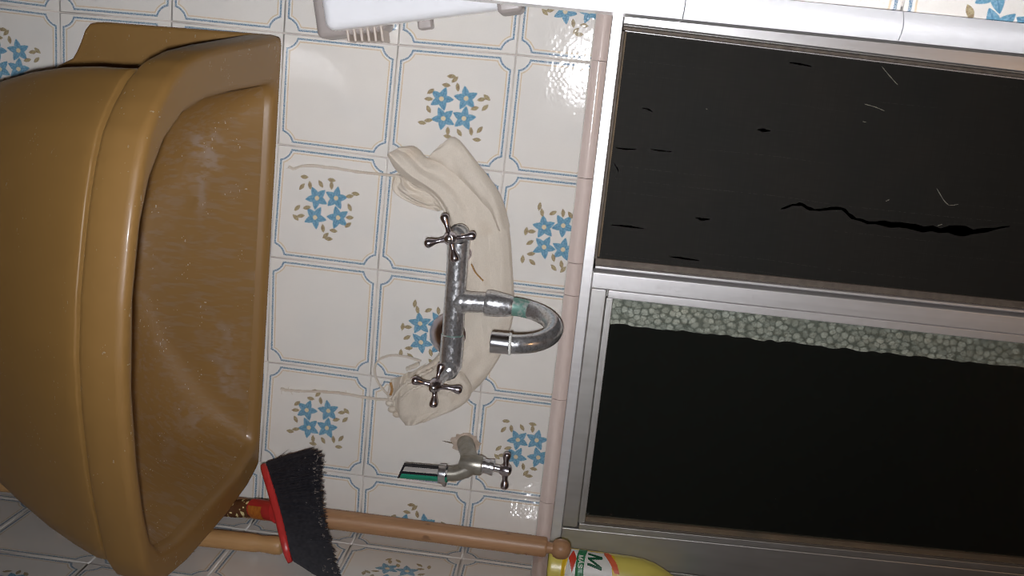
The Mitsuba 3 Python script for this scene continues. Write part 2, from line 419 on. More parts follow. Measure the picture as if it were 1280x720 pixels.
def bullnose(a, b, out, up, w=0.0200, depth=0.10, bulge=0.006, n=9):
    """Half-round edge tile between points a and b on a wall's face; out: the face's normal, up: towards the ledge."""
    a, b, out, up = (np.asarray(x, float) for x in (a, b, out, up))
    prof = [(-0.006, 0.0), (0.0035, 0.0)]
    for t in np.linspace(0, np.pi / 2, n):
        prof.append((0.0035 + bulge * math.sin(min(t * 2.2, np.pi / 2)) if t < 0.72 else 0.0035 + bulge * math.cos((t - 0.72) / (np.pi / 2 - 0.72) * np.pi / 2) - 0.0 , w * (t / (np.pi / 2)) ** 0.9))
    prof += [(-depth, w), (-depth, w - 0.008), (-0.006, w - 0.008)]
    d = unit(b - a) * 0.00035
    rings = [np.array([p + o * out + u * up for o, u in prof]) for p in (a + d, b - d)]
    return loft(rings)


def trim_row(name, pts, out, up, mat, label, **kw):
    key = None
    for a, b in zip(pts[:-1], pts[1:]):
        if key is None:
            key = obj(name, bullnose(a, b, out, up, **kw), mat, 40)
            tag(key, label, kind="structure")
        else:
            obj("edge_tile", bullnose(a, b, out, up, **kw), mat, 40, key)
    return key


xs = [-0.45, -0.30, -0.154, -0.004, 0.146, 0.259, 0.303, 0.449, 0.600, 0.672]
trim_row("trim_1", [(x, 0, TOPROW) for x in xs], (0, -1, 0), (0, 0, 1), "trim_pink", "pinkish half-round edge tiles under the window")
ys = [-0.004, -0.048, -0.198, -0.348, -0.498, -0.648]
trim_row("trim_2", [(CORNER + LEAN * y, y, TOPROW) for y in ys], RN, (0, 0, 1), "trim_pink", "pinkish half-round edge tiles on top of the low right wall", depth=0.13)

# the wall end on the left, nearer to the camera
PY, PX = -0.577, -0.0425
tag(obj("wall_left", box(-0.75, PX - 0.004, PY + 0.0026, PY + 0.036, -1.0, 1.75), "grout"), "end of a tiled wall on the left, much nearer than the sink", kind="structure")
PIER = ((0, PY, 0), (1, 0, 0), (0, 0, 1), (0, -1, 0))
for i in range(-3, 7):
    for j in range(2):
        z0, z1 = 0.462 + 0.15 * i, 0.612 + 0.15 * i
        if j == 0:
            add_tile("wall_left", [(-0.125, z0), (PX, z0), (PX, z1), (-0.125, z1)], PIER, i % 2 == 1, 0, (0.0, 0, 0.55, 1))
        else:
            add_tile("wall_left", [(-0.275, z0), (-0.125, z0), (-0.125, z1), (-0.275, z1)], PIER, i % 2 == 0, int(rng.integers(0, 4)))
zs = [0.462 + 0.15 * i for i in range(-3, 7)]
trim_row("trim_3", [(PX, PY, z) for z in zs], (0, -1, 0), (1, 0, 0), "trim_white", "white half-round edge tiles down the corner of the near left wall", depth=0.028)

# the rest of the room, outside the picture
tag(obj("floor", box(-1.6, 2.2, -3.0, 0.0, -1.05, -1.0), "floor_tile"), "brown tiled floor of the room", kind="structure")
tag(obj("ceiling", box(-1.6, 2.2, -3.0, 0.16, 1.75, 1.82), "room_paint"), "plain painted ceiling of the room", kind="structure")
tag(obj("wall_front", box(-1.6, 2.2, -3.05, -3.0, -1.05, 1.8), "room_paint"), "plain painted wall behind the camera", kind="structure")
tag(obj("wall_west", box(-1.66, -1.6, -3.0, 0.16, -1.05, 1.8), "room_paint"), "plain painted wall on the far left of the room", kind="structure")
tag(obj("wall_east", box(2.2, 2.26, -3.0, 0.16, -1.05, 1.8), "room_paint"), "plain painted wall on the far right of the room", kind="structure")
tag(obj("wall_window", cat(box(-1.6, -0.09, 0.02, 0.16, SILL, 1.75), box(0.735, 2.2, 0.10, 0.16, -1.05, 1.75), box(-0.09, 0.735, 0.02, 0.16, 1.35, 1.75)), "plaster"),
    "plastered wall around the window", kind="structure")

# ------------------------------------------------------------------ window
WY = 0.09
TX = [-0.08, -0.05, 0.26, 0.31, 0.36, 0.64, 0.72]
TG = [0.010, 0.011, -0.008, -0.004, -0.006, -0.024, -0.010]


def taper(m):
    v = np.array(m.vertices)
    v[:, 0] += np.interp(v[:, 0], TX, TG) * (v[:, 2] - 0.44) / 0.6
    m = trimesh.Trimesh(v, m.faces, process=False)
    return m


def bar(x0, x1, z0, z1, y0, y1, r=0.0012):
    m = hull_box(((x0 + x1) / 2, (y0 + y1) / 2, (z0 + z1) / 2), (x1 - x0, y1 - y0, z1 - z0), r)
    return taper(m)


ZT = 1.34
W = "window_1"
# outer frame: bottom track, left and right jamb, head
tag(obj(W, bar(-0.082, 0.735, SILL + 0.001, 0.4370, WY + 0.004, WY + 0.06), "aluminium", 30), "aluminium sliding window above the sink, dark night behind it", kind="structure")
jl = obj("left_jamb", bar(-0.0785, -0.0590, 0.4375, ZT, WY - 0.002, WY + 0.06), "aluminium", 30, W)
obj("gasket", bar(-0.0585, -0.0560, 0.438, ZT, WY + 0.001, WY + 0.03), "aluminium_dirty", 30, jl)
obj("gasket", bar(-0.0558, -0.0515, 0.438, ZT, WY + 0.010, WY + 0.03, 0.0008), "gasket", 30, jl)
obj("bead", bar(-0.0510, -0.0495, 0.441, ZT, WY + 0.008, WY + 0.03, 0.0006), "aluminium", 30, jl)
obj("right_jamb", bar(0.7285, 0.736, 0.4375, ZT, WY - 0.004, WY + 0.06), "aluminium_dirty", 30, W)
obj("head", bar(-0.082, 0.735, ZT, ZT + 0.02, WY - 0.002, WY + 0.06), "aluminium", 30, W)
# screen side
obj("gasket", bar(-0.050, 0.2680, 0.4374, 0.4412, WY + 0.012, WY + 0.03), "gasket", 30, W)
scr = obj("screen_rail", bar(-0.0492, 0.2640, 0.4414, 0.4440, WY + 0.010, WY + 0.03, 0.0008), "rust_dirt", 30, W)
holes = []


def torn(path, ws):
    pts, ws = np.array(path), np.interp(np.linspace(0, 1, 40), np.linspace(0, 1, len(ws)), ws)
    line = smooth_path(np.array(path), 40)
    up, dn = line.copy(), line.copy()
    up[:, 0] -= ws * (0.35 + 1.3 * rng.random(40)); dn[:, 0] += ws * (0.35 + 1.3 * rng.random(40))
    return Polygon(np.vstack([up, dn[::-1]])).buffer(0.0002)


tear = [(0.1683, 0.1000, 0.6888), (0.1590, 0.1000, 0.7117), (0.1645, 0.1000, 0.7325), (0.1582, 0.1000, 0.7690), (0.1719, 0.1000, 0.7966), (0.1730, 0.1000, 0.8463), (0.1735, 0.1000, 0.9011), (0.1696, 0.1000, 0.9548), (0.1576, 0.1000, 1.0012)]
holes.append(torn([(p[0], p[2]) for p in tear], [0.0008, 0.0016, 0.0018, 0.0022, 0.0022, 0.0030, 0.0050, 0.0050, 0.0004]))
for pts, wd in (([(0.0626, 0.1000, 0.6395), (0.0629, 0.1000, 0.6472), (0.0629, 0.1000, 0.6570)], 0.0022), ([(0.1940, 0.1000, 0.5720), (0.1951, 0.1000, 0.5823), (0.1940, 0.1000, 0.5922)], 0.0018), ([(-0.0312, 0.1000, 0.6685), (-0.0306, 0.1000, 0.6836), (-0.0289, 0.1000, 0.6990)], 0.0012),
                ([(0.1085, 0.1000, 0.4485), (0.1091, 0.1000, 0.4631), (0.1077, 0.1000, 0.4764)], 0.0011), ([(0.1308, 0.1000, 0.4490), (0.1413, 0.1000, 0.4559), (0.1518, 0.1000, 0.4527)], 0.0012), ([(0.2176, 0.1000, 0.4552), (0.2172, 0.1000, 0.4790), (0.2179, 0.1000, 0.5029)], 0.0013),
                ([(0.2536, 0.1000, 0.5440), (0.2536, 0.1000, 0.5633), (0.2545, 0.1000, 0.5861)], 0.0014), ([(0.0501, 0.1000, 0.4779), (0.0513, 0.1000, 0.4869), (0.0540, 0.1000, 0.4928)], 0.0010), ([(0.1054, 0.1000, 0.4973), (0.1060, 0.1000, 0.5130), (0.1056, 0.1000, 0.5263)], 0.0008)):
    holes.append(torn([(p[0], p[2]) for p in pts], [0.0003, wd, 0.0003]))
sheet = Polygon([(-0.0492, 0.443), (0.268, 0.443), (0.258, ZT), (-0.035, ZT)]).difference(shapely.union_all(holes))
sm = trimesh.creation.extrude_polygon(sheet, 0.0006, engine="earcut")
sv = np.array(sm.vertices)
sm = trimesh.Trimesh(np.stack([sv[:, 0], WY + 0.018 + sv[:, 2], sv[:, 1]], 1), sm.faces[:, ::-1], process=False)
obj("insect_screen", sm, "insect_mesh", False, W)
bits = []
for px in ([(0.0133, 0.1000, 0.7770), (0.0160, 0.1000, 0.7926), (0.0200, 0.1000, 0.8061)], [(-0.0384, 0.1000, 0.7916), (-0.0269, 0.1000, 0.8043), (-0.0165, 0.1000, 0.8168)], [(0.1164, 0.1000, 0.8937), (0.1286, 0.1000, 0.9036), (0.1374, 0.1000, 0.9139), (0.1349, 0.1000, 0.9265)], [(0.1414, 0.1000, 0.8286), (0.1386, 0.1000, 0.8336)],
           [(0.1676, 0.1000, 0.9043), (0.1646, 0.1000, 0.9103)], [(0.0369, 0.1000, 0.7789), (0.0375, 0.1000, 0.7834)], [(0.0420, 0.1000, 0.5651), (0.0429, 0.1000, 0.5674)]):
    path = np.array(px, float); path[:, 1] = WY + 0.0165
    bits.append(tube(smooth_path(path, 7), [0.0002, 0.0006, 0.0003, 0.0007, 0.0003, 0.0005, 0.0002], 5))
obj("lint", cat(*bits), "lint", True, W)
# sliding sash with patterned glass
sash = obj("sash", bar(0.2835, 0.3075, 0.4368, ZT, WY - 0.008, WY + 0.026, 0.002), "aluminium", 30, W)
obj("stile_bead", bar(0.2762, 0.2800, 0.4395, ZT, WY + 0.001, WY + 0.03, 0.001), "aluminium", 30, W)
obj("stile_groove", bar(0.2668, 0.2760, 0.4390, ZT, WY + 0.012, WY + 0.03, 0.001), "gasket", 30, W)
obj("glazing_bead", bar(0.3079, 0.3196, 0.462, ZT, WY - 0.005, WY + 0.012, 0.0012), "aluminium", 30, sash)
obj("bottom_rail", bar(0.3079, 0.6745, 0.4372, 0.4602, WY - 0.003, WY + 0.026, 0.002), "aluminium_dirty", 30, sash)
obj("glazing_bead", bar(0.320, 0.6665, 0.4606, 0.4705, WY - 0.001, WY + 0.012, 0.001), "aluminium_dirty", 30, sash)
obj("glazing_bead", bar(0.6668, 0.6760, 0.462, ZT, WY - 0.005, WY + 0.012, 0.001), "aluminium_dirty", 30, sash)
obj("gasket", bar(0.6590, 0.6666, 0.4707, ZT, WY + 0.004, WY + 0.014, 0.0008), "rust_dirt", 30, sash)
obj("right_stile", bar(0.6764, 0.7280, 0.4372, ZT, WY - 0.003, WY + 0.026, 0.002), "aluminium_dirty", 30, sash)
pane = taper(box(0.316, 0.664, WY + 0.009, WY + 0.0091, 0.464, ZT).subdivide().subdivide())
pv, pf = np.array(pane.vertices), np.array(pane.faces)
gx, gz = np.meshgrid(np.linspace(0.316, 0.664, 90), np.linspace(0.464, ZT, 220), indexing="ij")
gy = WY + 0.009 + 0.0007 * meshkit.noise(np.stack([gx * 150, gz * 0 + 1, gz * 140], -1))
gidx = np.arange(90 * 220).reshape(90, 220)
qa, qb, qc, qd = gidx[:-1, :-1].ravel(), gidx[1:, :-1].ravel(), gidx[1:, 1:].ravel(), gidx[:-1, 1:].ravel()
pane = taper(trimesh.Trimesh(np.stack([gx, gy, gz], -1).reshape(-1, 3), np.vstack([np.stack([qa, qb, qc], 1), np.stack([qa, qc, qd], 1)]), process=False))
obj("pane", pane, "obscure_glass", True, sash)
# the stile of the rear sash, seen through the glass
zz = np.linspace(0.45, ZT, 260)
edge = 0.3640 + 0.004 * meshkit.noise(np.stack([zz * 95, zz * 0, zz * 0], 1)) - 0.002
edge += np.interp(edge, TX, TG) * 0
prof = Polygon(np.vstack([np.stack([edge, zz], 1), [(0.305, ZT), (0.305, 0.45)]]))
rm = trimesh.creation.extrude_polygon(prof, 0.012, engine="earcut")
rv = np.array(rm.vertices)
rm = taper(trimesh.Trimesh(np.stack([rv[:, 0], WY + 0.030 + rv[:, 2], rv[:, 1]], 1), rm.faces[:, ::-1], process=False))
obj("rear_stile", rm, "rear_stile_metal", False, W)

# ------------------------------------------------------------------ sink
CX, CY = 0.30, -0.21
ANG = np.linspace(0, 2 * np.pi, 220, endpoint=False)


def ring_of(poly, z):
    poly = Polygon(poly) if not isinstance(poly, Polygon) else poly
    out = []
    ext = poly.exterior
    for a in ANG:
        hit = ext.intersection(LineString([(CX, CY), (CX + 2 * math.cos(a), CY + 2 * math.sin(a))]))
        p = hit if hit.geom_type == "Point" else list(hit.geoms)[0]
        out.append((p.x, p.y, z))
    return np.array(out)


OUT = Polygon([(0.004, -0.002), (0.600, -0.002), (0.614, -0.05), (0.621, -0.13), (0.621, -0.26), (0.613, -0.32), (0.596, -0.356), (0.570, -0.377), (0.538, -0.389), (0.50, -0.404), (0.454, -0.418), (0.385, -0.434), (0.33, -0.441), (0.27, -0.440),
               (0.21, -0.431), (0.18, -0.425), (0.145, -0.415), (0.115, -0.402), (0.089, -0.380), (0.066, -0.353), (0.048, -0.320), (0.036, -0.273), (0.026, -0.20), (0.016, -0.11)]).buffer(-0.012).buffer(0.012)
INN = Polygon([(0.068, -0.023), (0.560, -0.023), (0.578, -0.10), (0.579, -0.29), (0.568, -0.335), (0.545, -0.362), (0.50, -0.382), (0.44, -0.400), (0.36, -0.416), (0.27, -0.419), (0.20, -0.408), (0.16, -0.392),
               (0.125, -0.362), (0.100, -0.318), (0.086, -0.26), (0.077, -0.17)]).buffer(-0.02).buffer(0.02)


def scaled(poly, sx, sy, cx=CX, cy=CY):
    return shapely.affinity.scale(poly, sx, sy, origin=(cx, cy))


import shapely.affinity
rim = [ring_of(INN.buffer(-0.002), -0.016), ring_of(INN, -0.009), ring_of(INN.buffer(0.002), -0.004), ring_of(INN.buffer(0.006), -0.001), ring_of(INN.buffer(0.010), 0.0),
       ring_of(OUT.buffer(-0.009), 0.0), ring_of(OUT.buffer(-0.004), -0.0015), ring_of(OUT.buffer(-0.0012), -0.005), ring_of(OUT, -0.011), ring_of(OUT.buffer(-0.001), -0.028), ring_of(OUT.buffer(-0.003), -0.042),
       ring_of(OUT.buffer(-0.007), -0.0470), ring_of(OUT.buffer(-0.02), -0.046)]
t = obj("sink", loft(rim[::-1], False, False), "ceramic_tan", 40)
tag(t, "large tan ceramic sink hung on the tiled wall, dusty inside", "sink")
basin = [ring_of(INN.buffer(-0.002), -0.014)]
for z, s, r in ((-0.03, 0.975, 0.03), (-0.055, 0.945, 0.05), (-0.08, 0.905, 0.07), (-0.105, 0.85, 0.09), (-0.128, 0.775, 0.10), (-0.146, 0.68, 0.10), (-0.159, 0.56, 0.10), (-0.167, 0.42, 0.05), (-0.171, 0.25, 0.0), (-0.172, 0.08, 0)):
    q = scaled(INN.buffer(-0.002), s, s)
    basin.append(ring_of(q.buffer(-r).buffer(r) if r and not q.buffer(-r - 0.002).is_empty else q, z) + np.array([0, 0.15 * (1 - s), 0]))
obj("basin", loft(basin, False, True), "ceramic_scum", 80, t)
obj("drain", lathe([(0.022, 0), (0.022, 0.004), (0.016, 0.004), (0.014, 0.001), (0, 0.001)], (CX, CY + 0.14, -0.1735), (0, 0, 1)), "chrome_old", 30, t)
body = []
BO = OUT.buffer(-0.005).intersection(shapely.box(0.060, -1, 2, 1)).buffer(-0.03).buffer(0.03)
for z, sx, sy, sl in ((-0.044, 0.955, 0.96, 0.98), (-0.0505, 0.950, 0.955, 0.975), (-0.0535, 0.970, 0.976, 1.0), (-0.057, 0.974, 0.980, 1.005), (-0.07, 0.978, 0.968, 1.0), (-0.10, 0.96, 0.935, 0.995), (-0.14, 0.935, 0.88, 0.975),
                      (-0.19, 0.89, 0.805, 0.93), (-0.25, 0.825, 0.71, 0.85), (-0.31, 0.73, 0.60, 0.74), (-0.36, 0.54, 0.47, 0.58), (-0.39, 0.4, 0.38, 0.4), (-0.40, 0.1, 0.12, 0.1)):
    q = np.array(ring_of(BO, z))
    q[:, 0] = 0.285 + (q[:, 0] - 0.285) * np.where(q[:, 0] < 0.285, sl, sx)
    q[:, 1] = -0.02 + (q[:, 1] + 0.02) * sy
    body.append(q)
obj("bowl", loft(body[::-1], True, False), "ceramic_bowl", 40, t)
# the flat plate at the back that hangs on the wall
left = [(0.0059, -0.0120, -0.0074), (0.0089, -0.0120, -0.1293), (0.0118, -0.0120, -0.2407), (0.0152, -0.0120, -0.2547), (0.0229, -0.0120, -0.2610), (0.0356, -0.0120, -0.2651), (0.0495, -0.0120, -0.2703), (0.0626, -0.0120, -0.2777), (0.0715, -0.0120, -0.2940), (0.0857, -0.0120, -0.3113), (0.1261, -0.0120, -0.3165)]
lx = [(p[0], min(p[2], -0.02)) for p in left]
bp = Polygon(lx + [(0.605 - x, z) for x, z in lx[::-1]]).buffer(-0.004).buffer(0.004)
pm = []
for d, y in ((0.0, -0.001), (0.0, -0.011), (-0.0015, -0.015), (-0.005, -0.017)):
    q = bp.buffer(d) if d else bp
    ext = q.exterior
    pts = [ext.interpolate(s, normalized=True) for s in np.linspace(0, 1, 160, endpoint=False)]
    pm.append([(p.x, y, p.y) for p in pts])
obj("back_plate", loft(pm), "ceramic_tan", 40, t)

# ------------------------------------------------------------------ mixer tap
tp = None
A, B, TC = np.array((0.2248, -0.0650, 0.2592)), np.array((0.4098, -0.0650, 0.2647)), np.array((0.3168, -0.0650, 0.2594))
ax = unit(B - A)
L = np.linalg.norm(B - A)
body_m = lathe([(0.0, -0.004), (0.008, -0.0035), (0.0125, -0.001), (0.0140, 0.003), (0.0145, 0.012), (0.0142, 0.03), (0.0136, 0.038), (0.0136, L * 0.42), (0.0140, L * 0.5), (0.0138, L - 0.056), (0.0138, L - 0.050),
                (0.0150, L - 0.049), (0.0152, L - 0.02), (0.0145, L - 0.005), (0.010, L + 0.001), (0.0, L + 0.002)], A, ax, 40)
NB = np.array((0.3133, -0.0650, 0.3017))
neck_ax = unit(NB - TC)
nl = np.linalg.norm(NB - TC)
neck = lathe([(0.0135, 0.0), (0.0168, 0.010), (0.0152, 0.0145), (0.0140, 0.019), (0.0134, 0.025), (0.0132, nl)], TC, neck_ax, 36)
tp = obj("mixer_tap", cat(body_m, neck), "chrome_old", 40)
tag(tp, "old chrome wall mixer tap with two cross handles and a swan-neck spout", "tap")
NE = np.array((0.3138, -0.0650, 0.3370))
ne = np.linalg.norm(NE - NB)
obj("collar", lathe([(0.0135, -0.001), (0.0165, 0.0), (0.0172, 0.004), (0.0168, 0.010), (0.0160, ne * 0.5), (0.0140, ne * 0.85), (0.0126, ne - 0.001), (0.0118, ne)], NB, NE - NB, 36), "chrome_old", 40, tp)
obj("joint_ring", lathe([(0.0138, 0), (0.0146, 0.0006), (0.0146, 0.0016), (0.0138, 0.0022)], A + ax * (L - 0.0505), ax, 36), "verdigris", 30, tp)
# spout: half circle turned a little to the right
SE = np.array((0.3352, -0.1750, 0.3238))
up0 = NE + np.array([0, 0, 0.0])
top_end = np.array([SE[0] - 0.0005, SE[1], up0[2] + 0.002])
rad_v = (top_end - up0) / 2
ctr = (top_end + up0) / 2
R_ = np.linalg.norm(rad_v)
arc = [ctr - rad_v * math.cos(a) + np.array([0, 0, R_ * 0.98]) * math.sin(a) for a in np.linspace(0, np.pi, 44)]
spath = np.vstack([[up0 - np.array([0, 0, 0.006])], arc, [SE + (top_end - SE) * 0.2]])
obj("spout", tube(spath, 0.0116, 28), "chrome_old", 40, tp)
green = [ctr - rad_v * math.cos(a) + np.array([0, 0, R_ * 0.98]) * math.sin(a) for a in np.linspace(0.0, 0.42, 8)]
obj("corroded_band", tube(green, np.linspace(0.01215, 0.0118, 8), 28), "verdigris", 40, tp)
labels[tp + "__corroded_band"] = {"label": "green corroded ring where the spout leaves its collar"}
sd = unit(SE - top_end)
obj("aerator", lathe([(0.0124, -0.016), (0.0127, -0.014), (0.0127, 0.004), (0.0122, 0.0055), (0.0108, 0.0055), (0.0105, 0.001), (0.0, 0.001)], SE - sd * 0.003, sd, 32), "chrome", 30, tp)
obj("lime_ring", lathe([(0.0118, -0.0195), (0.0134, -0.0190), (0.0136, -0.0165), (0.0122, -0.0160)], SE - sd * 0.003, sd, 32), "limescale", 30, tp)
# shanks and wall plates
for pc, pr_big in ((A + ax * 0.036, 0.6), (A + ax * (L - 0.034), 1.0)):
    w = np.array([pc[0], -0.001, pc[2] + 0.001])
    sh = obj("shank", tube([w, pc], 0.0105, 20), "chrome_old", 40, tp)
    obj("wall_plate", lathe([(0.031 * pr_big, 0.0), (0.031 * pr_big, 0.004), (0.029 * pr_big, 0.010), (0.020 * pr_big, 0.020), (0.012 * pr_big, 0.024)], w - np.array([0, 0, 0.009 if pr_big == 1 else 0.0]), (0, -1, 0), 36), "chrome_dark", 40, sh)


def cross_handle(end, hub, tips):
    end, hub = np.array(end), np.array(hub)
    axis = unit(hub - end)
    hl = np.linalg.norm(hub - end)
    hd = obj("handle", cat(lathe([(0.0, -0.008), (0.006, -0.0075), (0.0085, -0.004), (0.0085, 0.002), (0.0062, 0.006), (0.0052, 0.0085), (0.003, 0.0092), (0.0, 0.0092)], hub, axis, 24)), "chrome_dark", 40, tp)
    obj("cap", lathe([(0.0044, 0.0085), (0.0044, 0.0105), (0.003, 0.0118), (0.0, 0.012)], hub, axis, 20), "chrome", 40, hd)
    for tip in tips:
        tip = np.array(tip)
        d = unit(tip - hub); ln = np.linalg.norm(tip - hub)
        prof = [(0.0048, 0.0), (0.0038, 0.007), (0.0030, 0.011), (0.0027, ln * 0.55), (0.0031, ln - 0.008), (0.0046, ln - 0.004), (0.0056, ln), (0.0054, ln + 0.003), (0.0034, ln + 0.0052), (0.0, ln + 0.0058)]
        obj("arm", lathe(prof, hub, d, 20), "chrome_dark", 40, hd)
    obj("bonnet", lathe([(0.0125, 0.0), (0.0128, 0.010), (0.0105, 0.013), (0.0105, 0.019), (0.0068, 0.022), (0.0060, hl - 0.004), (0.0060, hl)], end, axis, 28), "chrome_old", 40, tp)
    return hd


cross_handle((0.2273, -0.0680, 0.2608), (0.2267, -0.1180, 0.2554), [(0.2349, -0.1220, 0.2301), (0.2039, -0.1120, 0.2455), (0.2218, -0.1120, 0.2798), (0.2490, -0.1220, 0.2629)])
cross_handle((0.4034, -0.0680, 0.2656), (0.4149, -0.1180, 0.2532), [(0.4104, -0.1220, 0.2291), (0.3931, -0.1080, 0.2569), (0.4184, -0.1120, 0.2812), (0.4361, -0.1240, 0.2540)])


# ------------------------------------------------------------------ cloth behind the tap
def cloth_sheet(left, right, base, thick, ns=120, nw=56, seed=0, folds=((2.6, 0.0060), (5.0, 0.0012)), turn=0.0):
    Lp, Rp = smooth_path(left, ns), smooth_path(right, ns)
    s = np.linspace(0, 1, nw)
    ts = np.linspace(0, 1, ns)
    S, TT = np.meshgrid(s, ts)
    x = Lp[:, None, 0] * (1 - S) + Rp[:, None, 0] * S
    z = Lp[:, None, 2] * (1 - S) + Rp[:, None, 2] * S
    prof = np.sqrt(np.clip(4 * S * (1 - S), 0, 1)) ** 0.8
    y = base + thick * prof
    for fr, am in folds:
        ph = meshkit.fbm(np.stack([S * fr + turn * TT + seed, TT * 1.6 + 3 * seed, S * 0], -1), 2, seed)
        y = y + am * 3.8 * (np.abs(ph * 2 - 1) - 0.3) * prof * 1.2
    y = y + 0.0016 * (meshkit.fbm(np.stack([x * 90, z * 90, x * 0 + seed], -1), 3, seed + 4) - 0.5)
    y = np.maximum(y, 0.0028 + 0.004 * prof)
    front = np.stack([x, -y, z], -1)
    back = np.stack([x, -np.maximum(y - 0.0022, 0.0012), z], -1)
    idx = np.arange(ns * nw).reshape(ns, nw)
    a, b, c, d = idx[:-1, :-1].ravel(), idx[:-1, 1:].ravel(), idx[1:, 1:].ravel(), idx[1:, :-1].ravel()
    f = np.vstack([np.stack([a, b, c], 1), np.stack([a, c, d], 1)])
    n = ns * nw
    rim_i = np.concatenate([idx[0, :], idx[1:, -1], idx[-1, -2::-1], idx[-2:0:-1, 0]])
    r2 = np.roll(rim_i, -1)
    side = np.vstack([np.stack([rim_i, rim_i + n, r2 + n], 1), np.stack([rim_i, r2 + n, r2], 1)])
    m = trimesh.Trimesh(np.vstack([front.reshape(-1, 3), back.reshape(-1, 3)]), np.vstack([f, f[:, ::-1] + n, side]), process=False)
    m.fix_normals()
    return m


c1 = cloth_sheet([(0.1431, -0.0200, 0.1509), (0.1607, -0.0200, 0.1618), (0.1753, -0.0200, 0.1810), (0.1890, -0.0200, 0.2098), (0.2100, -0.0200, 0.2297), (0.2451, -0.0200, 0.2403), (0.2983, -0.0200, 0.2473), (0.3529, -0.0200, 0.2501), (0.3926, -0.0200, 0.2449), (0.4168, -0.0200, 0.2307), (0.4358, -0.0200, 0.2059), (0.4576, -0.0200, 0.1867)],
                 [(0.1311, -0.0200, 0.1658), (0.1283, -0.0200, 0.1813), (0.1325, -0.0200, 0.1912), (0.1416, -0.0200, 0.2025), (0.1411, -0.0200, 0.2266), (0.1597, -0.0200, 0.2662), (0.1852, -0.0200, 0.3003), (0.2192, -0.0200, 0.3174), (0.2779, -0.0200, 0.3288), (0.3370, -0.0200, 0.3360), (0.3880, -0.0200, 0.3272), (0.4334, -0.0200, 0.3056), (0.4728, -0.0200, 0.2742)],
                 0.010, 0.018, seed=3, turn=1.1)
c2 = cloth_sheet([(0.1714, -0.0200, 0.1595), (0.1903, -0.0200, 0.1599), (0.2044, -0.0200, 0.1856), (0.2110, -0.0200, 0.2213)], [(0.1679, -0.0200, 0.1719), (0.1786, -0.0200, 0.1898), (0.1885, -0.0200, 0.2140), (0.2055, -0.0200, 0.2324)], 0.006, 0.008, 40, 24, 5)
c3 = cloth_sheet([(0.4478, -0.0200, 0.1925), (0.4730, -0.0200, 0.1924), (0.4934, -0.0200, 0.1951), (0.5048, -0.0200, 0.2050)], [(0.4191, -0.0200, 0.2758), (0.4421, -0.0200, 0.2911), (0.4660, -0.0200, 0.2824), (0.4924, -0.0200, 0.2384)], 0.025, 0.014, 60, 40, 8, folds=((2.0, 0.0022), (6.0, 0.0010)))
c4 = cloth_sheet([(0.4497, -0.0200, 0.1772), (0.4718, -0.0200, 0.1745), (0.4882, -0.0200, 0.1814), (0.4960, -0.0200, 0.1931)], [(0.4212, -0.0200, 0.2234), (0.4472, -0.0200, 0.2146), (0.4719, -0.0200, 0.2011), (0.4951, -0.0200, 0.1997)], 0.008, 0.010, 40, 24, 9)
c5 = cloth_sheet([(0.1415, -0.0200, 0.2035), (0.1479, -0.0200, 0.2209), (0.1659, -0.0200, 0.2479), (0.1940, -0.0200, 0.2779), (0.2278, -0.0200, 0.2982)], [(0.1223, -0.0200, 0.2187), (0.1111, -0.0200, 0.2365), (0.1397, -0.0200, 0.2674), (0.1777, -0.0200, 0.3016), (0.2200, -0.0200, 0.3196)], 0.012, 0.013, 60, 28, 12, folds=((2.0, 0.003),))
ck = obj("cloth", cat(c1, c2, c3, c4, c5), "cloth_beige", 60)
tag(ck, "crumpled beige cloth bag draped behind the mixer tap", "cloth")
hem = smooth_path([(0.4686, -0.0360, 0.1863), (0.4484, -0.0380, 0.1982), (0.4320, -0.0400, 0.2167), (0.4182, -0.0400, 0.2372)], 30)
hem[:, 0] += 0.0012 * np.sin(np.arange(30) * 2.1)
obj("hem", tube(hem, 0.0022, 8), "cloth_beige", True, ck)
hem2 = smooth_path([(0.4659, -0.0400, 0.1978), (0.4513, -0.0420, 0.2100), (0.4407, -0.0430, 0.2288), (0.4364, -0.0420, 0.2478)], 40)
hem2[:, 2] += 0.0009 * np.sin(np.arange(40) * 1.7)
obj("hem", tube(hem2, 0.0020, 8), "cloth_beige", True, ck)


def string(pts, r, n=50, wob=0.0008):
    p = smooth_path(pts, n)
    w = meshkit.fbm(np.stack([np.arange(n) * 0.25, np.zeros(n), np.zeros(n)], 1), 3, 3) - 0.5
    p[:, 0] += wob * 2 * w
    return tube(p, r * (0.85 + 0.3 * rng.random(n)), 10, flat=0.6)


obj("tie_string", string([(0.1746, -0.0040, 0.0170), (0.1759, -0.0040, 0.0247), (0.1702, -0.0040, 0.0374), (0.1688, -0.0040, 0.0698), (0.1706, -0.0040, 0.1024), (0.1701, -0.0050, 0.1349), (0.1695, -0.0070, 0.1675)], 0.0030), "cloth_beige", True, ck)
obj("tie_string", string([(0.4833, -0.0040, 0.0238), (0.4843, -0.0040, 0.0341), (0.4819, -0.0040, 0.0624), (0.4792, -0.0040, 0.0928), (0.4798, -0.0040, 0.1245), (0.4801, -0.0060, 0.1532), (0.4768, -0.0120, 0.1822)], 0.0030), "cloth_beige", True, ck)
fr = [tube(np.array(q, float), 0.0004, 5) for q in ([(0.4843, -0.0040, 0.0250), (0.4913, -0.0040, 0.0254)], [(0.4831, -0.0040, 0.0340), (0.4784, -0.0040, 0.0349)], [(0.4850, -0.0040, 0.0376), (0.4904, -0.0040, 0.0413)], [(0.4796, -0.0040, 0.1166), (0.4740, -0.0040, 0.1151)], [(0.1746, -0.0040, 0.0170), (0.1771, -0.0040, 0.0139)])]
for q in fr:
    obj("frayed_thread", q, "cloth_beige", True, ck)
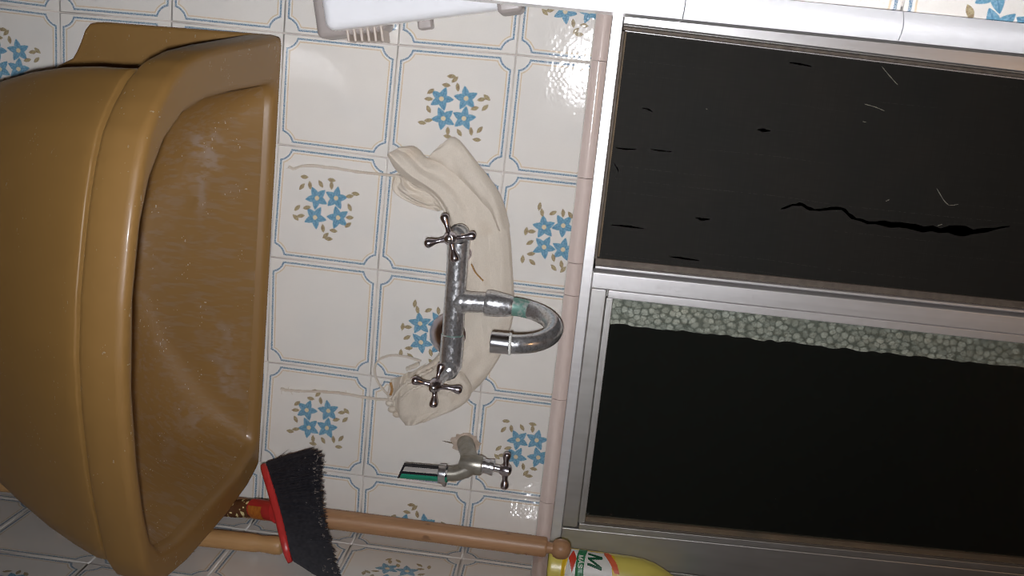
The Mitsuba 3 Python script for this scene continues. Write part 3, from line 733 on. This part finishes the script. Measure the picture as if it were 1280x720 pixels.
obj("cord_loop", string([(0.4168, -0.0140, 0.2176), (0.4131, -0.0140, 0.2018), (0.4126, -0.0120, 0.1826), (0.4189, -0.0100, 0.1639), (0.4329, -0.0090, 0.1547), (0.4486, -0.0090, 0.1570), (0.4632, -0.0100, 0.1673), (0.4709, -0.0140, 0.1788)], 0.0026, 60), "cloth_beige", True, ck)
obj("cord_end", string([(0.4210, -0.0120, 0.2154), (0.4269, -0.0120, 0.2048), (0.4300, -0.0120, 0.1984)], 0.0038, 20), "cloth_beige", True, ck)
obj("loose_thread", tube(smooth_path([(0.4507, -0.0160, 0.1787), (0.4600, -0.0180, 0.1821), (0.4682, -0.0180, 0.1805)], 14), 0.0018, 8), "thread_brown", True, ck)
obj("loose_thread", tube(smooth_path([(0.2705, -0.0360, 0.2755), (0.2801, -0.0380, 0.2819), (0.2868, -0.0380, 0.2889), (0.2909, -0.0360, 0.2933)], 20), 0.0010, 8), "thread_brown", True, ck)
obj("knot", cat(*[trimesh.creation.icosphere(2, 0.0045).apply_scale([1, 0.8, 1.3]).apply_translation(p) for p in ((0.4812, -0.0140, 0.1796), (0.4899, -0.0140, 0.1836), (0.4967, -0.0120, 0.1905))]), "cloth_beige", True, ck)

# ------------------------------------------------------------------ small tap below, with a piece of hose
wc = np.array((0.5303, 0.0000, 0.2882))
vc = np.array((0.5327, -0.0680, 0.3032))
st = obj("water_tap", cat(
    lathe([(0.0120, -0.004), (0.0120, 0.018), (0.0112, 0.02), (0.0112, np.linalg.norm(vc - wc))], wc, vc - wc, 28),
    lathe([(0.0, -0.016), (0.010, -0.014), (0.0125, -0.004), (0.0135, 0.004), (0.0135, 0.014), (0.0120, 0.0165), (0.0, 0.0165)], vc, (0.02, 0, 1), 28),
    tube(smooth_path([(0.5346, -0.0680, 0.3055), (0.5419, -0.0700, 0.2957), (0.5473, -0.0720, 0.2836), (0.5487, -0.0730, 0.2699)], 24), np.linspace(0.0118, 0.0092, 24), 24)), "brass_dull", 40)
tag(st, "small old garden tap with a bar handle, right of the mixer tap", "tap")
zax = np.array((0.5354, -0.0680, 0.3506)) - np.array((0.5328, -0.0680, 0.3193))
b0 = np.array((0.5325, -0.0680, 0.3171))
obj("bonnet", lathe([(0.0118, 0.0), (0.0118, 0.004), (0.0098, 0.0045), (0.0098, 0.011), (0.0108, 0.0115), (0.0108, 0.017), (0.0070, 0.018), (0.0048, 0.0185), (0.0046, 0.036)], b0, zax, 24), "chrome", 30, st)
hb = np.array((0.5354, -0.0680, 0.3500)); h1, h2 = np.array((0.5159, -0.0660, 0.3500)), np.array((0.5560, -0.0700, 0.3512))
hh = obj("handle", cat(lathe([(0.0, -0.009), (0.006, -0.007), (0.0085, -0.001), (0.0078, 0.005), (0.004, 0.008), (0.0, 0.0085)], hb, zax, 24)), "chrome_dark", 40, st)
for tip in (h1, h2):
    ln = np.linalg.norm(tip - hb)
    obj("arm", lathe([(0.005, 0.0), (0.0042, 0.007), (0.0034, ln * 0.6), (0.0042, ln - 0.005), (0.0056, ln), (0.0052, ln + 0.003), (0.003, ln + 0.005), (0.0, ln + 0.0055)], hb, tip - hb, 20), "chrome_dark", 40, hh)
# chipped plaster patch where the pipe goes into the wall
hp = []
for i, a in enumerate(np.linspace(0, 2 * np.pi, 26, endpoint=False)):
    r = 0.0175 + 0.005 * rng.random()
    hp.append((wc[0] + r * 0.75 * math.cos(a), wc[2] + r * math.sin(a)))
rings = [[(x, 0.0005, z) for x, z in hp], [(x, -0.0012, z) for x, z in hp], [(wc[0] + (x - wc[0]) * 0.85, -0.002, wc[2] + (z - wc[2]) * 0.85) for x, z in hp]]
scene["plaster_chipped"] = principled(proc(lambda p, n, uv: mix((0.30, 0.23, 0.17), (0.55, 0.46, 0.38), fbm(p.x * 140, p.y * 140, p.z * 140))), 0.9)
obj("plaster_patch", loft(rings), "plaster_chipped", False, "wall_back")
obj("crack", tube(smooth_path([(0.5311, 0.0000, 0.2555), (0.5321, 0.0000, 0.2658), (0.5333, 0.0000, 0.2749)], 12), np.linspace(0.0004, 0.0016, 12), 6), "rust_dirt", True, "wall_back")
# hose
hs, he = np.array((0.5491, -0.0730, 0.2753)), np.array((0.5519, -0.0730, 0.2121))
hd_ = unit(he - hs); hl = np.linalg.norm(he - hs)
hn = 48
uu = unit(np.cross(hd_, [0, -1, 0])); ww = np.cross(hd_, uu)
if uu[0] > 0:
    uu = -uu
ww = np.array([0, -1, 0]) - hd_ * (np.array([0, -1, 0]) @ hd_); ww = unit(ww)
an = np.linspace(0, 2 * np.pi, hn + 1)
rings, uvs = [], []
for k, (h, r) in enumerate(((0.0, 0.0108), (0.008, 0.0106), (hl - 0.003, 0.0104), (hl, 0.0104))):
    for a in an:
        cut = 0.004 * math.cos(a) if k >= 2 else 0
        rings.append(hs + hd_ * (h - cut) + r * (math.cos(a) * uu + math.sin(a) * ww)); uvs.append((a / np.pi if a <= np.pi else 0.0, k / 3))
hm = loft(np.array(rings).reshape(4, hn + 1, 3), False, False, closed=False)
if np.sum((hm.triangles_center - (hs + he) / 2) * hm.face_normals * np.array([0.3, 1, 0.0])) < 0:
    hm.invert()
hose = obj("hose", hm, "hose_stripes", True, uv=np.array(uvs))
tag(hose, "short cut-off piece of striped green hose on the small tap", "hose")
obj("hose_end", lathe([(0.0102, -0.002), (0.0102, 0.0), (0.0075, 0.0), (0.0075, -0.01), (0.0, -0.01)], hs + hd_ * (hl - 0.004), hd_, 24), "black_rubber", 30, hose)
cl = obj("hose_clamp", lathe([(0.0112, 0.0), (0.0128, 0.0006), (0.0130, 0.002), (0.0130, 0.0085), (0.0128, 0.010), (0.0112, 0.0105)], hs + hd_ * 0.002, hd_, 32), "chrome", 30, hose)
obj("screw", lathe([(0.0, -0.004), (0.0032, -0.0035), (0.0034, 0.004), (0.0022, 0.0075), (0.0, 0.008)], np.array((0.5609, -0.0760, 0.2715)) - np.array([0.003, 0, 0]), (1, 0, 0.1), 14), "chrome", 30, cl)

# ------------------------------------------------------------------ broom standing on its handle, bristles up
e1, e2 = np.array((0.5666, -0.0750, 0.0286)), np.array((0.6514, -0.1700, 0.0981))
pd = unit(e2 - e1)
nrm = unit(np.array([-0.06, 0.02, 1.0]) - pd * (np.array([-0.06, 0.02, 1.0]) @ pd))
wd = np.cross(pd, nrm)
rings = []
pl = np.linalg.norm(e2 - e1)
for t_ in np.linspace(0, 1, 26):
    s = 2 * t_ - 1
    wv = 0.021 * max(0.02, 1 - abs(s) ** 5) ** 0.5
    th = 0.0058 * max(0.25, 1 - abs(s) ** 10) ** 0.5
    c0 = e1 + (e2 - e1) * t_ - nrm * (0.0018 - 0.006 * (1 - s * s) * 0.4)
    a = np.linspace(0, 2 * np.pi, 28, endpoint=False)
    sgn = lambda x, k: np.sign(x) * np.abs(x) ** k
    rings.append(c0 + wv * sgn(np.cos(a), 0.6)[:, None] * wd + th * sgn(np.sin(a), 0.5)[:, None] * nrm)
br = obj("broom", loft(rings), "red_plastic", 50)
tag(br, "broom with a red plastic head and black bristles pointing up, in the corner", "broom")
lab0, lab1 = np.array((0.6112, -0.1180, 0.0610)), np.array((0.6253, -0.0880, 0.0217))
lab2 = np.array((0.6336, -0.0800, -0.0049))
low = lab2 + np.array([0.004, -0.022, -0.62])
obj("socket", cat(tube(smooth_path([lab0 + nrm * 0.002, lab0 * 0.8 + lab1 * 0.2, lab1], 20), np.interp(np.linspace(0, 1, 20), [0, 0.3, 1], [0.017, 0.0135, 0.0125]), 26)), "red_plastic", 50, br)
sa = unit(lab1 - lab0)
su = unit(np.array([0, -1.0, 0]) - sa * (np.array([0, -1.0, 0]) @ sa)); sw = np.cross(sa, su)
patch = [[c0 + r0 * (math.cos(a) * su + math.sin(a) * sw) for a in np.linspace(-0.75, 0.75, 12)] for c0, r0 in ((lab0 * 0.70 + lab1 * 0.30, 0.0144), (lab0 * 0.4 + lab1 * 0.6, 0.0139), (lab0 * 0.08 + lab1 * 0.92, 0.0133))]
lm_ = loft(patch, False, False, closed=False)
if lm_.face_normals.mean(0) @ su < 0:
    lm_.invert()
obj("socket_label", lm_, "sticker_orange", True, br)
obj("handle", tube([lab1, lab2, low], 0.0112, 26), "wood_pale", 50, br)
obj("handle_sleeve", tube([lab1 + (lab2 - lab1) * 0.02, lab2, lab2 + (low - lab2) * 0.06], 0.0119, 26), "sticker", 50, br)
bv, bf, dv, df = [], [], [], []


def strand(root, tip, r, vs, fs):
    d = unit(tip - root)
    u = unit(np.cross(d, [0.3, 0.8, 0.1])); w = np.cross(d, u)
    mid = (root + tip) / 2 + (rng.random(3) - 0.5) * 0.004
    o = len(vs)
    for c0, rr in ((root, r), (mid, r * 0.9), (tip, r * 0.35)):
        for a in (0, 2.1, 4.2):
            vs.append(c0 + rr * (math.cos(a) * u + math.sin(a) * w))
    for k in (0, 3):
        for j in range(3):
            a, b = o + k + j, o + k + (j + 1) % 3
            fs += [(a, b, b + 3), (a, b + 3, a + 3)]


tipA, tipB = np.array((0.5407, -0.0700, 0.1010)), np.array((0.6766, -0.1600, 0.1590))
for i in range(3400):
    t_, wq = rng.random() * 0.985 + 0.008, rng.random() * 2 - 1
    wmax = 0.018 * max(0.05, 1 - abs(2 * t_ - 1) ** 5) ** 0.5
    root = e1 + (e2 - e1) * t_ + wd * wq * wmax + nrm * 0.003
    tip = tipA + (tipB - tipA) * t_ + wd * wq * wmax * 1.5 + np.array([0, 0, -0.010 * math.sin(t_ * np.pi * 1.0)]) + (rng.random(3) - 0.5) * np.array([0.010, 0.010, 0.014])
    tip = root + (tip - root) * (0.88 + 0.12 * rng.random())
    strand(root, tip, 0.0010 + 0.0006 * rng.random(), bv, bf)
for i in range(26):
    t_ = 0.01 + 0.05 * rng.random()
    root = e1 + (e2 - e1) * t_ + nrm * 0.003
    tip = root + np.array([-0.012 - 0.016 * rng.random(), 0.01 * (rng.random() - 0.5), 0.02 + 0.045 * rng.random()])
    strand(root, tip, 0.0004, bv, bf)
bk = obj("bristles", trimesh.Trimesh(np.array(bv), np.array(bf), process=False), "bristle_black", False, br)
labels[bk] = {"label": "black bristles, dusty at the tips", "kind": "stuff"}
for i in range(420):
    t_, wq = rng.random(), rng.random() * 2 - 1
    h = 0.55 + 0.5 * rng.random() ** 0.5
    root = e1 + (e2 - e1) * t_ + wd * wq * 0.018
    tip = tipA + (tipB - tipA) * t_ + wd * wq * 0.026 + np.array([0, 0, -0.010 * math.sin(t_ * np.pi)])
    c0 = root + (tip - root) * min(h, 0.99) + np.array([0, -0.003, 0])
    if meshkit.noise(np.array([t_ * 9, h * 5, 1.0]), 4) < 0.52:
        continue
    q = c0 + (rng.random(3) - 0.5) * 0.006
    strand(c0, q, 0.0007, dv, df)
dk = obj("dust_fluff", trimesh.Trimesh(np.array(dv), np.array(df), process=False), "bristle_dust", False, br)
labels[dk] = {"label": "grey fluff caught in the bristle tips", "kind": "stuff"}

# ------------------------------------------------------------------ wooden pole in the corner and a second wooden handle
k0, k1 = np.array((0.6543, -0.0310, 0.1116)), np.array((0.6568, -0.0260, 0.4165))
pdv = unit(k1 - k0)
pole_len = np.linalg.norm(k1 - k0)
ex = -(k0[2] + 0.98) / pdv[2]
pr_ = [(0.0, ex), (0.0138, ex + 0.002), (0.0138, 0.0), (0.0138, pole_len - 0.004), (0.0134, pole_len - 0.001), (0.0120, pole_len + 0.0005)]
wp = obj("wooden_pole", lathe(pr_ + [(0.0, pole_len + 0.0006)], k0, pdv, 32), "wood", 40)
tag(wp, "long round wooden pole with a turned knob, leaning in the tiled corner", "pole")
kh = pole_len
obj("knob", lathe([(0.0085, kh - 0.002), (0.0078, kh + 0.006), (0.0080, kh + 0.0085), (0.0115, kh + 0.0105), (0.0138, kh + 0.016), (0.0142, kh + 0.021), (0.0128, kh + 0.028), (0.0085, kh + 0.0325), (0.0, kh + 0.0345)], k0, pdv, 32), "wood", 50, wp)
s1, s0 = np.array((0.6543, -0.1270, 0.0737)), np.array((0.6566, -0.1270, -0.0193))
sdv = unit(s1 - s0); sl = np.linalg.norm(s1 - s0)
wh = obj("wooden_rod", lathe([(0.0, -0.21), (0.0118, -0.208), (0.0118, sl - 0.045), (0.0116, sl - 0.036), (0.0104, sl - 0.029), (0.0112, sl - 0.018), (0.0120, sl - 0.010), (0.0116, sl - 0.002), (0.0085, sl + 0.001), (0.0, sl + 0.0015)], s0, sdv, 32), "wood_pale", 50)
tag(wh, "short rounded end of a pale wooden rod below the red broom head", "rod")

# ------------------------------------------------------------------ cleaner bottle on the ledge
BX, BYc, BZ = 0.7270, 0.0380, 0.4215
RX, RY = 0.0405, 0.030


def bottle_ring(s, z, n=60):
    a = np.linspace(0, 2 * np.pi, n, endpoint=False)
    return np.stack([BX + RX * s * np.cos(a), BYc + RY * (s if s > 0.6 else s * 1.2) * np.sin(a), np.full(n, z)], 1)


bprof = [(0.90, 0.0), (0.97, 0.002), (1.0, 0.006), (1.0, 0.09), (0.995, 0.12), (0.96, 0.138), (0.86, 0.154), (0.70, 0.168), (0.52, 0.180), (0.38, 0.190), (0.33, 0.198), (0.33, 0.206)]
bo = obj("bottle", loft([bottle_ring(s, BZ + z) for s, z in bprof]), "bottle_yellow", 40)
tag(bo, "yellow cleaner bottle with a green and red label on the window ledge", "bottle")
obj("cap", lathe([(0.016, 0.0), (0.0165, 0.002), (0.0165, 0.022), (0.0150, 0.026), (0.0, 0.027)], (BX, BYc, BZ + 0.206), (0, 0, 1), 28), "label_green", 30, bo)


def wrap(mesh2d, lift, depth=0.0004):
    """Flat artwork (x along the label in metres from the bottle's left side, y up) laid around the bottle."""
    v = np.array(mesh2d.vertices)
    per = 0.036
    a = np.pi + v[:, 0] / per
    rr = lift + (v[:, 2] > 1e-6) * depth
    return trimesh.Trimesh(np.stack([BX + (RX + rr) * np.cos(a), BYc + (RY + rr) * np.sin(a), BZ + v[:, 1]], 1), mesh2d.faces, process=False)


def art(poly, lift, mat, name):
    poly = poly.segmentize(0.003)
    m = trimesh.creation.extrude_polygon(poly, 0.0003, engine="earcut")
    m = m.subdivide_to_size(0.006)
    return obj(name, wrap(m, lift), mat, False, lab_key)


lab_key = None
lab_poly = Polygon([(-0.004, 0.024), (0.03, 0.020), (0.105, 0.020), (0.118, 0.05), (0.112, 0.098), (0.06, 0.104), (0.004, 0.094), (-0.004, 0.06)])
lm = trimesh.creation.extrude_polygon(lab_poly.segmentize(0.003), 0.0003, engine="earcut").subdivide_to_size(0.006)
lab_key = obj("label", wrap(lm, 0.0002), "label_yellow", False, bo)
art(Polygon([(0.0, 0.030), (0.06, 0.024), (0.11, 0.034), (0.105, 0.09), (0.05, 0.095), (0.002, 0.088)]), 0.0006, "label_white", "label_field")
art(Polygon([(0.004, 0.0355), (0.020, 0.029), (0.040, 0.0355), (0.020, 0.0405)]), 0.0010, "label_red", "diamond")
art(Polygon([(-0.002, 0.0440), (0.016, 0.0405), (0.034, 0.0400), (0.07, 0.042), (0.07, 0.0545), (0.034, 0.0515), (0.016, 0.0525), (-0.002, 0.0560)]), 0.0010, "label_green", "green_band")
art(Polygon([(-0.001, 0.0795), (0.006, 0.080), (0.018, 0.087), (0.034, 0.0965), (0.034, 0.1035), (0.020, 0.0985), (0.008, 0.0905), (0.004, 0.0905), (0.002, 0.0875), (-0.001, 0.0865)]), 0.0010, "label_orange", "ribbon")


def lettering(text, h, x, y, lift, mat, name, slant=0.0, bold=True, tilt=0.0):
    m = meshkit.text_mesh(text, h, 0.0003, bold)
    v = np.array(m.vertices)
    v[:, 0] += slant * v[:, 1]
    c, s = math.cos(tilt), math.sin(tilt)
    v[:, :2] = np.stack([v[:, 0] * c - v[:, 1] * s + x, v[:, 0] * s + v[:, 1] * c + y], 1)
    return obj(name, wrap(trimesh.Trimesh(v, m.faces, process=False), lift), mat, False, lab_key)


lettering("MÁS", 0.0066, 0.0125, 0.0432, 0.0014, "label_white", "small_lettering")
lettering("M", 0.0200, 0.004, 0.0570, 0.0012, "label_deep_green", "large_lettering", slant=0.25)

# ------------------------------------------------------------------ white fixture at the upper left
fa, fb = np.array((-0.0080, -0.1000, 0.0841)), np.array((-0.0546, -0.1000, 0.2948))
fdir = unit(np.array([fb[0] - fa[0], 0, fb[2] - fa[2]]))
fside = np.array([-fdir[2], 0, fdir[0]])         # away to the left
fl = np.linalg.norm(fb - fa)
rot = np.stack([fside, np.array([0, 1.0, 0]), fdir], 1)
cw = 0.11
cc = (fa + fb) / 2 + fside * (cw / 2 - 0.004); cc[1] = -0.083
fx = obj("wall_fixture", hull_box(cc, (cw, 0.040, fl + 0.010), 0.011, rot), "white_plastic", 40)
tag(fx, "glossy white plastic casing at the upper left, cut off by the picture's edge", "fixture")
cb = np.array((-0.0031, -0.0300, 0.1023)) + fside * 0.035
obj("back_shell", hull_box(cb, (0.07, 0.056, 0.088), 0.008, rot), "grey_plastic", 40, fx)
ce = np.array((-0.0452, -0.0850, 0.3003)) + fside * 0.042
obj("end_cap", hull_box(ce, (0.084, 0.050, 0.030), 0.006, rot), "grey_plastic", 40, fx)
for i in range(6):
    c0 = np.array((0.0026, -0.0400, 0.0989)) * (1 - i / 5) + np.array((-0.0016, -0.0400, 0.1415)) * (i / 5)
    obj("rib", hull_box(c0 + fside * 0.012, (0.030, 0.040, 0.0036), 0.0016, rot), "beige_plastic", 40, fx)
ct = np.array((-0.0207, -0.0300, 0.1901)) + fside * 0.014
obj("tab", hull_box(ct, (0.030, 0.022, 0.018), 0.003, rot), "grey_plastic", 40, fx)
